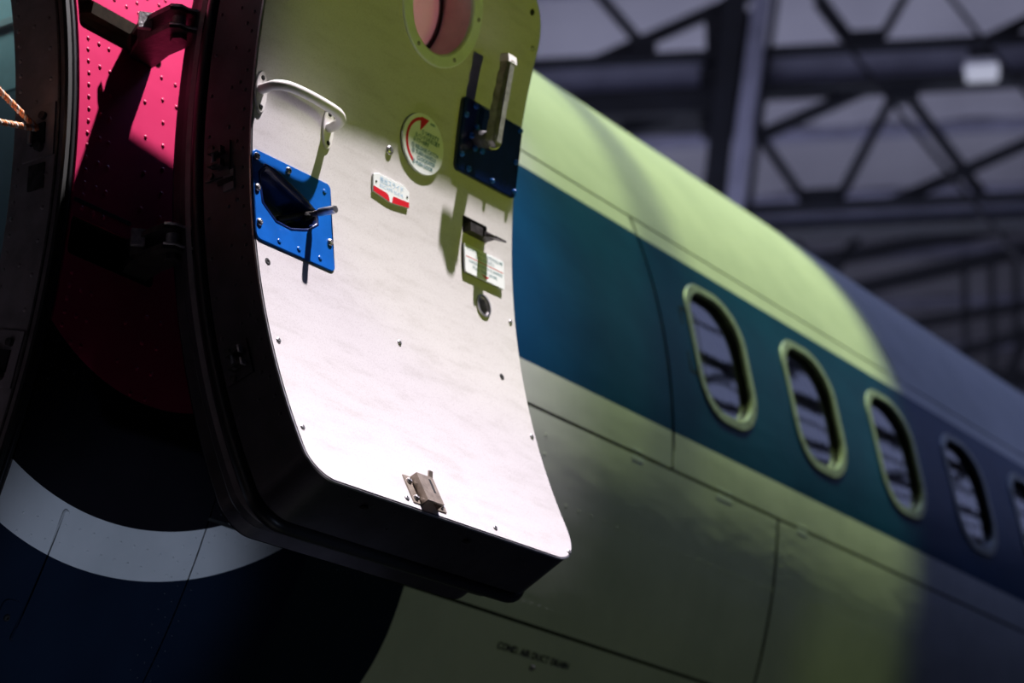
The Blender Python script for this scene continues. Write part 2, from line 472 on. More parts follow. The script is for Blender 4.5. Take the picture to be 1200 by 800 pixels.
# roof sheets with corrugation ribs
v = []; f = []; n = 0
NX = 240
for i in range(NX+1):
    uu = -30+60*i/NX; zz = 9.55+(0.035 if (i % 4) in (0, 1) else 0.0)
    for vv_ in (-28, 38): v.append(tuple(H(uu, vv_, zz)))
for i in range(NX): f.append((2*i, 2*i+1, 2*i+3, 2*i+2))
struct(mesh_obj('ceiling', v, f, M['roof']))
b = MB(); b.box(H(0, 38, 3.2), hu*30, hv*0.1, hz*6.4); struct(b.build('wall_far', M['wallm']))
b = MB(); b.box(H(-30, 5, 3.2), hu*0.1, hv*33, hz*6.4); struct(b.build('wall_left', M['wallm']))
# side wall behind the photographer's right with a clerestory band of frosted daylight panes
b = MB()
b.box(H(26, 5, 0.6), hu*0.1, hv*33, hz*3.8); b.box(H(26, 5, 9.3), hu*0.1, hv*33, hz*0.3)
struct(b.build('wall_right', M['wallm']))
k = 0
for i in range(16):
    v0 = -26+i*4.0
    b = MB(); b.box(H(26, v0+2.0, 6.7), hu*0.03, hv*1.55, hz*2.25)
    wo = struct(b.build('window_%d' % (i+1), M['daylight']))
    fb = MB()
    for dv in (-1.6, 0.0, 1.6): fb.box(H(25.95, v0+2.0+dv, 6.7), hu*0.06, hv*(0.09 if dv else 0.05), hz*2.3)
    for dz in (-2.3, -0.75, 0.75, 2.3): fb.box(H(25.95, v0+2.0, 6.7+dz), hu*0.06, hv*1.65, hz*0.07)
    fb.build('window_frame', M['truss'], wo)
b = MB(); b.box(H(0, -28, 3.2), hu*30, hv*0.1, hz*6.4); struct(b.build('wall_back', M['wallm']))

# polycarbonate daylight strips in the roof over the aft bays
for i in range(3):
    u0 = 9.2+i*4.4
    o = struct(mesh_obj('window_%d' % (21+i), [tuple(H(u0+a_, v_, 9.53)) for a_, v_ in ((0, 14), (3.6, 14), (3.6, 31), (0, 31))], [(0, 1, 2, 3)], M['skylight']))
    fb = MB()
    for vv_ in np.arange(14, 31.1, 4.25): fb.box(H(u0+1.8, vv_, 9.45), hu*1.85, hv*0.10, hz*0.05)
    for a_ in (0, 1.5, 3.6): fb.box(H(u0+a_, 22.5, 9.45), hu*0.08, hv*8.6, hz*0.05)
    fb.build('window_frame', M['truss'], o)
# ---- roof trusses
def bar(b_, p0, p1, wd, dp, vd):
    p0, p1 = Vector(p0), Vector(p1); t = (p1-p0); L = t.length; t.normalize()
    nrm = vd.cross(t).normalized()
    b_.box((p0+p1)/2, t*(L/2), nrm*(wd/2), vd*(dp/2))
def i_beam(name, u0, z0, u1, z1, hgt, vd_, mat_web, mat_fl, parent, dist):
    b_ = MB(); bar(b_, H(u0, dist, z0+0), H(u1, dist, z1), hgt, 0.04, hv); b_.build(name+'_web', mat_web, parent)
    for sg in (-1, 1):
        b_ = MB(); bar(b_, H(u0, dist, z0+sg*hgt/2), H(u1, dist, z1+sg*hgt/2), 0.065, 0.26, hv)
        b_.build(name+'_flange', mat_fl, parent)
t1 = thing('roof_truss', 'dark steel roof truss nearest behind the fuselage, with two grey I-beam chords and X bracing', 'truss', H(0, 20, 6.4))
def gusset(parent, u0, z0, w_, h_, dist):
    b_ = MB(); b_.box(H(u0, dist-0.03, z0), hu*w_, hv*0.05, hz*h_); b_.build('gusset_plate', M['truss'], parent)
i_beam('upper_chord', -7.0, 7.91, 8.0, 7.87, 0.36, hv, M['beam'], M['truss'], t1, 20)
i_beam('lower_chord', -7.0, 6.44, 8.0, 6.45, 0.20, hv, M['beam'], M['truss'], t1, 20)
for (a0, b0, a1, b1, wd) in ((-0.22,7.30,0.95,7.80,.095),(-0.20,7.28,0.21,6.58,.07),(0.41,6.56,1.00,7.65,.075),(1.10,7.66,1.73,6.60,.08),
    (0.32,8.75,0.68,8.15,.08),(1.20,8.70,0.88,8.15,.065),(0.81,6.55,2.6,7.30,.085),(1.70,8.05,2.7,8.52,.09),(0.72,7.76,1.55,7.97,.09),
    (-1.70,8.89,-1.23,8.24,.08),(-1.74,8.10,-0.10,8.79,.10),(-1.45,7.39,-0.35,7.72,.08),(-1.45,7.49,-0.85,7.68,.06),
    (2.65,6.60,3.6,7.70,.08),(3.6,7.70,4.6,6.6,.08),(2.70,8.1,3.3,8.8,.08),(-2.6,6.6,-1.9,7.7,.08)):
    b = MB(); bar(b, H(a0, 20.05, b0), H(a1, 20.05, b1), wd, 0.10, hv); b.build('diagonal', M['truss'], t1)
for g in ((0.78, 8.17, .17, .07), (1.06, 7.63, .15, .11), (0.31, 6.62, .15, .10), (-1.24, 8.22, .12, .10), (-0.45, 7.62, .28, .34), (-0.45, 8.25, .22, .25)):
    gusset(t1, *g, 20)
b = MB(); b.box(H(-1.75, 20.1, 7.60), hu*1.25, hv*0.25, hz*0.10); b.build('walkway_panel', M['truss'], t1)
pst = thing('roof_post', 'grey lattice post with dark chords rising where the roof beams meet', 'post', H(-0.3, 19.7, 6.3))
b = MB(); bar(b, H(-0.02, 19.75, 9.3), H(-0.52, 19.75, 6.1), 0.15, 0.14, hv); b.build('post_face', M['beam'], pst)
b = MB(); bar(b, H(-0.28, 19.78, 9.3), H(-0.70, 19.78, 6.1), 0.20, 0.14, hv); b.build('post_chord', M['truss'], pst)
b = MB(); bar(b, H(0.10, 19.85, 9.3), H(-0.40, 19.85, 6.1), 0.05, 0.14, hv); b.build('post_chord', M['truss'], pst)
t2 = thing('roof_truss', 'shadowy roof truss farther back, showing beneath the lower grey beam at the right', 'truss', H(1.4, 27, 7.0))
for (a0, b0, a1, b1, wd) in ((-1.5,8.45,4.5,9.36,.15),(-0.6,8.08,5.0,9.2,.15),(1.0,7.84,4.4,8.28,.09),(2.05,8.71,1.97,6.9,.07),(2.36,8.69,2.26,6.6,.07),(2.64,8.6,2.52,6.4,.07),
    (1.5,7.40,4.0,8.08,.09),(2.3,7.02,3.2,8.4,.09),(-0.03,9.14,0.73,8.0,.1),(0.34,8.3,0.9,9.14,.09),(-4,7.6,5,7.0,.16)):
    b = MB(); bar(b, H(a0, 27, b0), H(a1, 27, b1), wd, 0.14, hv); b.build('truss_member', M['truss'], t2)
for i, (u0, lab) in enumerate(((-3.2, 'left'), (0.3, 'mid'), (3.6, 'right'))):
    pass
for i in range(9):
    vv_ = 21.2+i*1.9
    b = MB(); b.box(H(0, vv_, 9.47), hu*14, hv*0.05, hz*0.06)
    o = struct(b.build('trim_%d' % (i+1), M['beam']))
def cable(label, p0, p1, sag=0.05):
    P = [Vector(p0).lerp(Vector(p1), k/10)-hz*sag*4*(k/10)*(1-k/10) for k in range(11)]
    b_ = MB(); b_.tube(P, 0.022, 8); o = b_.build('steel_cable', M['cable'], smooth=True)
    o['label'] = label; o['category'] = 'cable'; o['group'] = 'steel cables strung under the roof'
cable('thin dark cable slanting down at the far right of the roof', H(0.75, 18, 8.62), H(2.9, 18, 5.15))
cable('thin dark cable slanting down between the two grey roof beams', H(0.30, 18, 7.55), H(2.4, 18, 4.35))
lp = thing('hangar_lamp', 'small white box lamp hung on the upper grey roof beam', 'lamp', H(1.74, 19.5, 7.45))
b = MB(); b.box(H(1.74, 19.5, 7.62), hu*0.15, hv*0.10, hz*0.03); b.build('housing', M['lampbody'], lp)
b = MB(); b.box(H(1.74, 19.5, 7.55), hu*0.135, hv*0.085, hz*0.045); b.build('diffuser', M['lampglow'], lp)
b = MB(); b.box(H(1.74, 19.62, 7.72), hu*0.10, hv*0.08, hz*0.09); b.build('mount', M['truss'], lp)

lb = thing('streak_pipes', 'unseen dark pipe frame added above the fuselage crown to streak the green light', 'pipe frame', H(0, 0, 9.4))
lb.location = (5.15, -1.9, 4.4)  # unseen pipes, added only to streak the green light on the crown
b = MB(); b.tube([(4.3, -2.7, 4.4), (6.0, -2.7, 4.4)], 0.03, 10); b.build('rail', M['truss'], lb, True)
b = MB(); b.tube([(4.3, -1.1, 4.4), (6.0, -1.1, 4.4)], 0.03, 10); b.build('rail', M['truss'], lb, True)
for x, dx, r_ in ((4.72, 0.05, 0.022), (5.02, 0.04, 0.018), (5.30, 0.06, 0.024)):
    b = MB(); b.tube([(x, -2.7, 4.4), (x+dx, -1.1, 4.4)], r_, 10); b.build('cross_pipe', M['truss'], lb, True)
for x in (4.35, 5.95):
    b = MB(); b.tube([(x, -2.7, 4.4), (x, -2.7, 9.5)], 0.012, 8); b.build('hanger', M['truss'], lb, True)
    b = MB(); b.tube([(x, -1.1, 4.4), (x, -1.1, 9.5)], 0.012, 8); b.build('hanger', M['truss'], lb, True)

# ------------------------------------------------------------------ airliner fuselage
plane = thing('airliner', 'white airliner fuselage with blue cheatline, oval cabin windows and open doorway', 'airplane', (4.0, 0, -1.44))
# livery material, in the aeroplane's own coordinates
mt, nt, bs = new_mat('airliner_livery'); M['livery'] = mt
tc = nt.nodes.new('ShaderNodeTexCoord'); tc.object = plane
sp = nt.nodes.new('ShaderNodeSeparateXYZ'); nt.links.new(tc.outputs['Object'], sp.inputs[0])
def mth(op, a, b_=None, c=None):
    n_ = nt.nodes.new('ShaderNodeMath'); n_.operation = op
    for i, q in enumerate((a, b_, c)):
        if q is None: continue
        if isinstance(q, (int, float)): n_.inputs[i].default_value = q
        else: nt.links.new(q, n_.inputs[i])
    return n_.outputs[0]
X = mth('ADD', sp.outputs[0], 4.0)
Z = mth('SUBTRACT', sp.outputs[2], 1.44)
S = mth('MULTIPLY', mth('ARCTAN2', Z, mth('MULTIPLY', sp.outputs[1], -1.0)), R)
def band(v_, a, b_): return mth('MULTIPLY', mth('GREATER_THAN', v_, a), mth('LESS_THAN', v_, b_))
stripe = band(S, -0.0049, 0.4919)
# navy field: rounded rectangle 2.02..3.589 x -1.06..0.3
qx = mth('SUBTRACT', mth('ABSOLUTE', mth('SUBTRACT', X, 2.807)), 0.782-0.481)
qy = mth('SUBTRACT', mth('ABSOLUTE', mth('SUBTRACT', S, -0.20)), 0.859-0.481)
rd = mth('SQRT', mth('ADD', mth('POWER', mth('MAXIMUM', qx, 0.0), 2.0), mth('POWER', mth('MAXIMUM', qy, 0.0), 2.0)))
navy = mth('LESS_THAN', rd, 0.481)
rr_ = mth('SQRT', mth('ADD', mth('POWER', mth('SUBTRACT', X, 2.807), 2.0), mth('POWER', mth('SUBTRACT', S, 0.068), 2.0)))
ring = mth('LESS_THAN', rr_, 0.7285); disc = mth('LESS_THAN', rr_, 0.6425)
nw = noise(nt, 5.0, 4, 0.6, tc.outputs['Object']); nf_ = noise(nt, 60.0, 3, 0.6, tc.outputs['Object'])
wcol = ramp(nt, nw.outputs['Fac'], [(0.25, (0.60, 0.62, 0.60)), (0.6, (0.72, 0.73, 0.71))])
bcol = ramp(nt, nw.outputs['Fac'], [(0.3, (0.0010, 0.042, 0.120)), (0.7, (0.0020, 0.062, 0.165))])
ncol = ramp(nt, nw.outputs['Fac'], [(0.3, (0.004, 0.010, 0.024)), (0.7, (0.006, 0.015, 0.032))])
rcol = ramp(nt, nw.outputs['Fac'], [(0.3, (0.55, 0.026, 0.105)), (0.7, (0.63, 0.040, 0.135))])
def mixc(fac, a, b_):
    n_ = nt.nodes.new('ShaderNodeMix'); n_.data_type = 'RGBA'
    nt.links.new(fac, n_.inputs[0]); nt.links.new(a, n_.inputs[6]); nt.links.new(b_, n_.inputs[7]); return n_.outputs[2]
c = mixc(stripe, wcol.outputs[0], bcol.outputs[0]); c = mixc(navy, c, ncol.outputs[0])
core = mth('LESS_THAN', rr_, 0.443)
kcol = ramp(nt, nw.outputs['Fac'], [(0.3, (0.004, 0.004, 0.006)), (0.7, (0.007, 0.006, 0.009))])  # black beyond the core puts the shade on the red disc into paint
c = mixc(ring, c, wcol.outputs[0]); c = mixc(disc, c, kcol.outputs[0]); c = mixc(core, c, rcol.outputs[0])
nt.links.new(c, bs.inputs['Base Color'])
bs.inputs['Roughness'].default_value = 0.36
bs.inputs['Specular IOR Level'].default_value = 0.2
mp2 = nt.nodes.new('ShaderNodeMapping'); mp2.inputs['Scale'].default_value = (1.2, 3.0, 3.0); nt.links.new(tc.outputs['Object'], mp2.inputs[0])
nb = noise(nt, 3.4, 2, 0.5, mp2.outputs[0])
bump(nt, bs, nb.outputs['Fac'], 0.07, 0.03)

sU, sS, sL = 0.5453, -0.0925, -0.520
g = 0.0034; gx = 0.0055
# doorway
DW = clean(dens(clean(rrect(1.84, 2.547, -0.70, 0.62, (0.10, 0.10, 0.10, 0.10), 8)), 0.03))
skin_hole = offset(DW, 0.016)
slot1 = rrect(2.567, 2.765, 0.209, 0.272, 0.008, 2)
slot2 = rrect(2.567, 2.765, -0.189, -0.126, 0.008, 2)
WX = [4.737+0.4812*k for k in range(11)]
WS = 0.256
def wout(x): return rrect(x-0.141, x+0.141, WS-0.178, WS+0.178, 0.112, 8)
def win_(x): return rrect(x-0.119, x+0.119, WS-0.155, WS+0.155, 0.096, 8)
def skin(x0, x1, s0, s1, holes=(), step=0.055):
    ga, gb = (0.0016 if x0 < 3.5 else gx), (0.0016 if x1 < 3.5 else gx)
    return sheet('skin_panel', F, Fn, [(x0+ga, s0+g), (x1-gb, s0+g), (x1-gb, s1-g), (x0+ga, s1-g)], holes, 0.0, 0.004, M['livery'], plane, step)
skin(-1.5, 3.025, -1.05, 0.75, [skin_hole, slot1, slot2], 0.05)                       # round the doorway
skin(3.025, 4.460, sS, sU)
skin(4.460, 10.3, sS, sU, [offset(wout(x), -0.006) for x in WX])
skin(3.025, 4.9545, sL, sS); skin(4.9545, 10.3, sL, sS)
skin(3.025, 5.9161, sU, 1.75, step=0.07); skin(5.9161, 10.3, sU, 1.75, step=0.07)
skin(-1.5, 3.025, 0.75, 1.75, step=0.12)
skin(3.025, 6.3, -1.6, sL, step=0.06); skin(6.3, 10.3, -1.6, sL, step=0.1)
skin(-1.5, 3.025, -1.6, -1.05, step=0.1)
skin(-1.5, 10.3, 1.75, 2*pi*R-1.6, step=0.3)
# dark liner behind the joints
LI = -0.0035
sheet('hull_liner', F, Fn, [(-1.5, -1.6), (10.3, -1.6), (10.3, 1.75), (-1.5, 1.75)],
      [offset(DW, -0.006), rrect(2.566, 2.766, 0.208, 0.273, 0.004, 2), rrect(2.566, 2.766, -0.190, -0.125, 0.004, 2)]+[offset(win_(x), 0.004) for x in WX], LI, 0.0, M['liner'], plane, 0.09)
# end bulkhead closes the tube far aft
b = MB(); nn_ = 48
vv = [(10.25, (R-0.02)*math.cos(2*pi*k/nn_), (R-0.02)*math.sin(2*pi*k/nn_)) for k in range(nn_)]
mesh_obj('pressure_bulkhead', vv, [tuple(range(nn_))], M['liner'], plane)
vv = [(-1.45, (R-0.02)*math.cos(2*pi*k/nn_), (R-0.02)*math.sin(2*pi*k/nn_)) for k in range(nn_)]
mesh_obj('pressure_bulkhead', vv, [tuple(range(nn_))], M['liner'], plane)
# hinge pockets sunk into the skin
for (x0, x1, s0, s1) in ((2.567, 2.765, 0.209, 0.272), (2.567, 2.765, -0.189, -0.126)):
    o1 = rrect(x0, x1, s0, s1, 0.008, 2); o2 = offset(o1, -0.004)
    V = [(o1, 0.001), (o1, -0.045), (o2, -0.05)]
    ob = loft('hinge_pocket', F, V, M['slot'], plane, flip=True)
    me = ob.data; bm = bmesh.new(); bm.from_mesh(me); bm.verts.ensure_lookup_table()
    n = len(o1); bm.faces.new([bm.verts[2*n+i] for i in range(n)]); bm.to_mesh(me); bm.free()
# jamb, lip and rubber seal round the doorway
loft('door_jamb', F, [(offset(DW, 0.004), -0.020), (DW, -0.025), (DW, -0.124), (offset(DW, 0.002), -0.128), (offset(DW, 0.05), -0.130)], M['jamb'], plane, flip=True, angle=30)
loft('jamb_lip', F, [(offset(DW, 0.005), -0.030), (offset(DW, -0.0022), -0.030), (offset(DW, -0.0022), -0.0255), (offset(DW, 0.005), -0.0245)], M['bracket'], plane, flip=True, angle=30)
seal = []
for k in range(9):
    a = pi*k/8
    seal.append((offset(DW, 0.0075-0.0075*math.cos(a)), -0.017+0.018*math.sin(a)))
loft('door_seal', F, seal, M['rubber'], plane, angle=60, flip=False)
# jamb rivets
JP = []
def J(z, rho): return (2.547, -math.sqrt(max(0, rho*rho-z*z)), z)
def Jn(*a): return (-1.0, 0, 0)
def jmap(z, rho, h=0.0):
    p = J(z, rho); return (p[0]-h, p[1], p[2])
pts = []
for i in range(44):
    z0 = -0.62+i*0.028
    if not -0.01 < z0 < 0.075: pts.append((z0, 1.326))
    if i % 2 == 0 and not -0.04 < z0 < 0.08: pts.append((z0+0.006, 1.392))
    if i % 5 == 0: pts.append((z0, 1.36))
rivets('rivets', jmap, Jn, pts, 0.0042, 0.0026, M['jamb'], plane)
# striker fittings in the jamb
for zc in (0.022, -0.352):
    b = MB()
    p = Vector(jmap(zc, 1.372)); rad = Vector((0, p.y, p.z)).normalized(); tan = Vector((0, -rad.z, rad.y)); xx = Vector((-1, 0, 0))
    b.box(p+xx*0.001, rad*0.034, tan*0.046, xx*0.0025)
    ob = b.build('striker_plate', M['jamb'], plane)
    b = MB(); b.box(p+xx*0.004+tan*0.004, rad*0.015, tan*0.018, xx*0.003); b.build('striker_hole', M['hole'], ob)
    b = MB()
    b.tube([p+tan*0.028+rad*0.006+xx*0.003, p+tan*0.028+rad*0.006+xx*0.012], 0.008, 10); b.build('striker_boss', M['bracket'], ob, True, 0.6)
    b = MB()
    b.tube([p-tan*0.026+rad*0.010+xx*0.003, p-tan*0.026+rad*0.010+xx*0.010], 0.007, 10); b.build('striker_boss', M['bracket'], ob, True, 0.6)
    b = MB(); b.tube([p+tan*0.02-rad*0.012+xx*0.010, p-tan*0.02-rad*0.012+xx*0.010], 0.004, 8); b.build('striker_pin', M['cast'], ob, True, 0.6)
b = MB(); p = Vector(jmap(-0.055, 1.372)); b.box(p-Vector((0.001, 0, 0)), Vector((0, 0.017, 0)), Vector((0, 0, 0.022)), Vector((0.002, 0, 0)))
b.build('guide_block', M['bracket'], plane)
# rivets on the red disc beside the doorway and along the lap joints
pts = []
for i in range(40):
    s = 0.45-i*0.0215
    for x, m_ in ((2.585, 1), (2.612, 2), (2.635, 2), (2.72, 3), (2.765, 2), (2.80, 2)):
        if i % m_ == 0 and not (0.20 < s < 0.28) and not (-0.2 < s < -0.118): pts.append((x+random.uniform(-.001, .001), s))
for x in np.arange(2.66, 2.86, 0.03):
    for s in (0.30, 0.345): pts.append((x, s))
rivets('rivets', F, Fn, pts, 0.0042, 0.0022, M['livery'], plane)
pts = []
for x in np.arange(3.05, 6.2, 0.028):
    for s in (-0.478, -0.495, -0.505): pts.append((x, s))
    pts.append((x, -0.535))
for s in np.arange(-0.95, -0.54, 0.028): pts += [(3.008, s), (3.042, s), (2.985, s+0.01)]
for x in np.arange(2.62, 3.0, 0.032): pts += [(x, -0.60), (x, -0.63)] 
for x in np.arange(3.05, 3.26, 0.028): pts += [(x, -0.545)]
rivets('rivets', F, Fn, pts, 0.0026, 0.0008, M['livery'], plane)
pts = []
for s in np.arange(-0.50, -0.11, 0.03): pts += [(4.985, s), (4.935, s), (5.02, s+.01)]
for x in np.arange(3.2, 6.6, 0.05): pts += [(x, -0.265)]
for s in np.arange(-0.50, -0.11, 0.04): pts += [(3.95, s), (5.75, s)]
rivets('rivets', F, Fn, pts, 0.0035, 0.0009, M['livery'], plane)
# strap with rounded end low on the navy field, drain fastener beside it
plate('strap', F, Fn, rrect(2.698, 2.712, -0.80, -0.575, 0.0065, 4), -0.002, 0.004, 0.002, M['livery'], plane, 0.05, flip=False)
plate('access_cover', F, Fn, rrect(2.652, 2.692, -0.80, -0.735, 0.012, 4), -0.002, 0.002, 0.001, M['livery'], plane, 0.05, flip=False)
put('screw', screw_mesh('screw', 0.006, 0.003, M['hole']), frame_at(F, Fn, 2.672, -0.765, 0.002), plane)
# paint-date tags along the joint
for (x0, x1, dy) in ((4.285, 4.333, 0), (4.657, 4.731, 0), (5.05, 5.105, 0.004)):
    plate('sticker', F, Fn, rrect(x0, x1, -0.108+dy, -0.0965+dy, 0.002, 2), 0.0, 0.0006, 0.0002, M['tag'], plane, 0.03)
    plate('sticker', F, Fn, rrect(x0, x1-0.004, -0.0875, -0.083, 0.001, 2), 0.0, 0.0006, 0.0002, M['tag'], plane, 0.03)
# small flap outline left of the first window
loft('access_flap', F, [(rrect(4.563, 4.640, 0.168, 0.335, 0.008, 3), 0.0015), (offset(rrect(4.563, 4.640, 0.168, 0.335, 0.008, 3), -0.005), 0.0015)], M['hole'], plane, flip=True)
lettering('stencil_lettering', 'COND. AIR DUCT DRAIN', F, Fn, 3.932, -0.583, 0.020, M['ink_black'], plane, 0.0012, width=0.262, bold=0.0004)
put('screw', screw_mesh('drain_stud', 0.006, 0.008, M['cast']), frame_at(F, Fn, 4.069, -0.600, 0.0), plane)
for (x, s) in ((3.70, 0.395), (3.715, 0.375)):
    put('screw', screw_mesh('skin_screw', 0.004, 0.002, M['steel']), frame_at(F, Fn, x, s, 0.0), plane)

# cabin windows: frame, deep return, pane, screws
wsm = screw_mesh('window_screw', 0.0035, 0.0012, M['cast'], False, 8)
wmeshes = None
def cabin_window(x):
    wo, wi = wout(x), win_(x)
    rings = [(wo, -0.008), (wo, 0.0025), (offset(wo, -0.002), 0.0042), (offset(wi, 0.003), 0.0042), (wi, 0.002), (wi, -0.008)]
    fr_ = loft('cabin_window', F, rings, M['frame'], plane, angle=30, flip=False)
    loft('window_reveal', F, [(wi, -0.006), (offset(wi, -0.001), -0.013), (offset(wi, -0.006), -0.016)], M['rubber'], fr_, angle=30, flip=False)
    sheet('pane', F, Fn, offset(wi, 0.001), [], -0.0145, 0.0, M['glass'], fr_, 0.05)
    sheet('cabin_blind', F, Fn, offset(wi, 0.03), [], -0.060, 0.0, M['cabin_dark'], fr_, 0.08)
    mid = offset(wo, -0.011)
    for i in range(0, len(mid), 3):
        put('screw', wsm, frame_at(F, Fn, mid[i][0], mid[i][1], 0.0042), fr_)
for x in WX: cabin_window(x)

# cabin lining seen through the doorway: pale upper panel, dark lower panel, trim strip
b = MB(); b.box((2.93, -0.25, 0.665), (0.012, 0, 0), (0, 0.74, 0), (0, 0, 0.30)); b.build('cabin_partition_upper', M['cabin_pale'], plane)
b = MB(); b.box((2.93, -0.25, -0.17), (0.012, 0, 0), (0, 0.90, 0), (0, 0, 0.53)); b.build('cabin_partition_lower', M['cabin_dark'], plane)
b = MB(); b.box((2.914, -0.45, 0.507), (0.004, 0, 0), (0, 0.5, 0), (0, 0, 0.007)); b.build('partition_trim', M['rail'], plane)
b = MB(); b.box((2.2, -0.1, -0.74), (0.72, 0, 0), (0, 0.95, 0), (0, 0, 0.02)); b.build('cabin_floor', M['cabin_dark'], plane)

# hinge arms: paired forged plates with pin and clevis
def hinge_arm(zu, zl, dx):
    top = [(2.716, -1.392), (2.682, -1.430), (2.655, -1.472), (2.645, -1.520), (2.640, -1.553), (2.652, -1.566), (2.668, -1.567), (2.684, -1.576), (2.694, -1.592),
           (2.712, -1.585), (2.722, -1.560), (2.712, -1.535), (2.718, -1.485), (2.735, -1.440), (2.752, -1.395)]
    top = [(x+dx, y) for x, y in top]
    def arm_plate(z):
        n = len(top); v_ = [(x, y, z-0.0045) for x, y in top]+[(x, y, z+0.0045) for x, y in top]
        f_ = [tuple(range(n)), tuple(range(2*n-1, n-1, -1))]+[(i, n+i, n+(i+1) % n, (i+1) % n) for i in range(n)]
        me_ = MB(); me_.add(v_, f_); return me_
    arm = arm_plate(zl).build('hinge_arm', M['bracket'], plane)
    arm_plate(zu).build('upper_plate', M['bracket'], arm)
    zm = (zu+zl)/2; hh = (zu-zl)/2
    b = MB(); b.tube([(2.672+dx, -1.545, zl-0.006), (2.672+dx, -1.545, zu+0.007)], 0.0115, 16); b.build('hinge_pin', M['bare'], arm, True, 0.7)
    b = MB(); b.tube([(2.672+dx, -1.545, zl-0.014), (2.672+dx, -1.545, zl-0.0045)], 0.014, 6); b.build('pin_nut', M['bracket'], arm)
    b = MB(); b.box((2.700+dx, -1.440, zm), (0.020, -0.012, 0), (0.006, 0.010, 0), (0, 0, hh)); b.build('clevis_block', M['bracket'], arm)
    b = MB(); b.box((2.664+dx, -1.478, zm), (0.002, -0.012, 0), (0.004, 0.001, 0), (0, 0, hh)); b.build('web', M['bracket'], arm)
    b = MB(); b.box((2.650+dx, -1.490, zu-0.004), (0.008, -0.007, 0), (0.003, 0.004, 0), (0, 0, 0.014)); b.build('stop_block', M['bare'], arm)
    b = MB(); b.tube([(2.712+dx, -1.46, zm), (2.745+dx, -1.395, zm-0.004)], 0.010, 12); b.build('torsion_rod', M['bracket'], arm, True, 0.7)
    for z in (zu, zl):
        b = MB(); b.tube([(x, y-0.0006, z+0.0035) for x, y in top[4:10]], 0.0024, 6); b.build('worn_edge', M['bare'], arm, True)
    return arm
hinge_arm(0.236, 0.203, 0.0)
hinge_arm(-0.143, -0.177, 0.010)
plate('skin_joint', F, Fn, rrect(2.566, 2.70, -0.103, -0.096, 0.002, 1), 0.0, 0.0008, 0.0003, M['hole'], plane, 0.05)
b = MB(); b.box((2.652, -1.408, 0.258), (0.055, 0, 0), (0, 0.014, 0.004), (0, -0.002, 0.010)); b.build('torsion_link', M['slot'], plane)

# ------------------------------------------------------------------ the open door
door = thing('cabin_door', 'open airliner door with curved white lining, black rim, round window and grab rail', 'door', D(0.0, -0.62, -0.10))
OUT = clean(rrect(0.0, 0.6935, -0.6215, 0.492, (0.050, 0.080, 0.100, 0.10), 10))
# dense outline so that the rim follows the curve of the door
OUTD = clean(dens(OUT, 0.03))
def O(d): return offset(OUTD, d)
PK = [(0.0165, -0.080), (0.022, -0.128), (0.050, -0.150), (0.085, -0.152), (0.125, -0.140), (0.150, -0.122), (0.150, -0.104), (0.128, -0.092), (0.050, -0.064), (0.030, -0.063)]
PK = clean(PK)
WC = (0.418, 0.366)
whole = ellipse(WC[0], WC[1], 0.080, 0.084, 40)
hol = ellipse(0.598, -0.1308, 0.0145, 0.0165, 20)
slt = rrect(0.5465, 0.6165, -0.006, 0.0258, 0.002, 1)
sheet('lining_panel', D, Dn, O(-0.0015), [offset(PK, 0.004), whole, hol, slt], 0.002, 0.003, M['panel'], door, 0.03)
loft('edge_strip', D, [(O(0.0012), -0.003), (O(0.0012), 0.0005), (O(-0.002), 0.0008)], M['steel'], door, flip=False, angle=30)
# rim: black tray wall, rubber seal, outer skin edge
loft('rim', D, [(O(0), -0.001), (O(0), -0.100), (O(-0.004), -0.104)], M['rim'], door, flip=True, angle=30)
sl = [(O(-0.004), -0.102)]
for k in range(9):
    a = -pi/2+pi*k/8
    sl.append((O(-0.006+0.011*math.cos(a)), -0.116+0.013*math.sin(a)*-1 if False else -0.116-0.013*math.sin(a)))
sl.append((O(-0.012), -0.131))
loft('rim_seal', D, sl, M['rubber'], door, flip=True, angle=60)
OUT2 = clean(dens(clean(rrect(0.0005, 0.672, -0.600, 0.490, (0.050, 0.080, 0.100, 0.10), 10)), 0.03))
loft('seal_retainer', D, [(offset(OUT2, 0.002), -0.128), (offset(OUT2, 0.002), -0.139), (offset(OUT2, -0.003), -0.141)], M['jamb'], door, flip=True, angle=30)
OUT3 = clean(dens(clean(rrect(0.030, 0.660, -0.580, 0.490, (0.050, 0.080, 0.100, 0.10), 10)), 0.03))
loft('skin_edge', D, [(OUT2, -0.139), (offset(OUT2, -0.002), -0.152), (offset(OUT2, -0.006), -0.156)], M['rim'], door, flip=True, angle=30)
loft('skin_edge', D, [(OUT3, -0.139), (OUT3, -0.194), (offset(OUT3, -0.003), -0.198)], M['rim'], door, flip=True, angle=30)
sheet('outer_skin', D, lambda x, s: tuple(-q for q in map(float, Dn(x, s))), offset(OUT3, -0.002), [whole], -0.198, 0.0, M['liner'], door, 0.05)
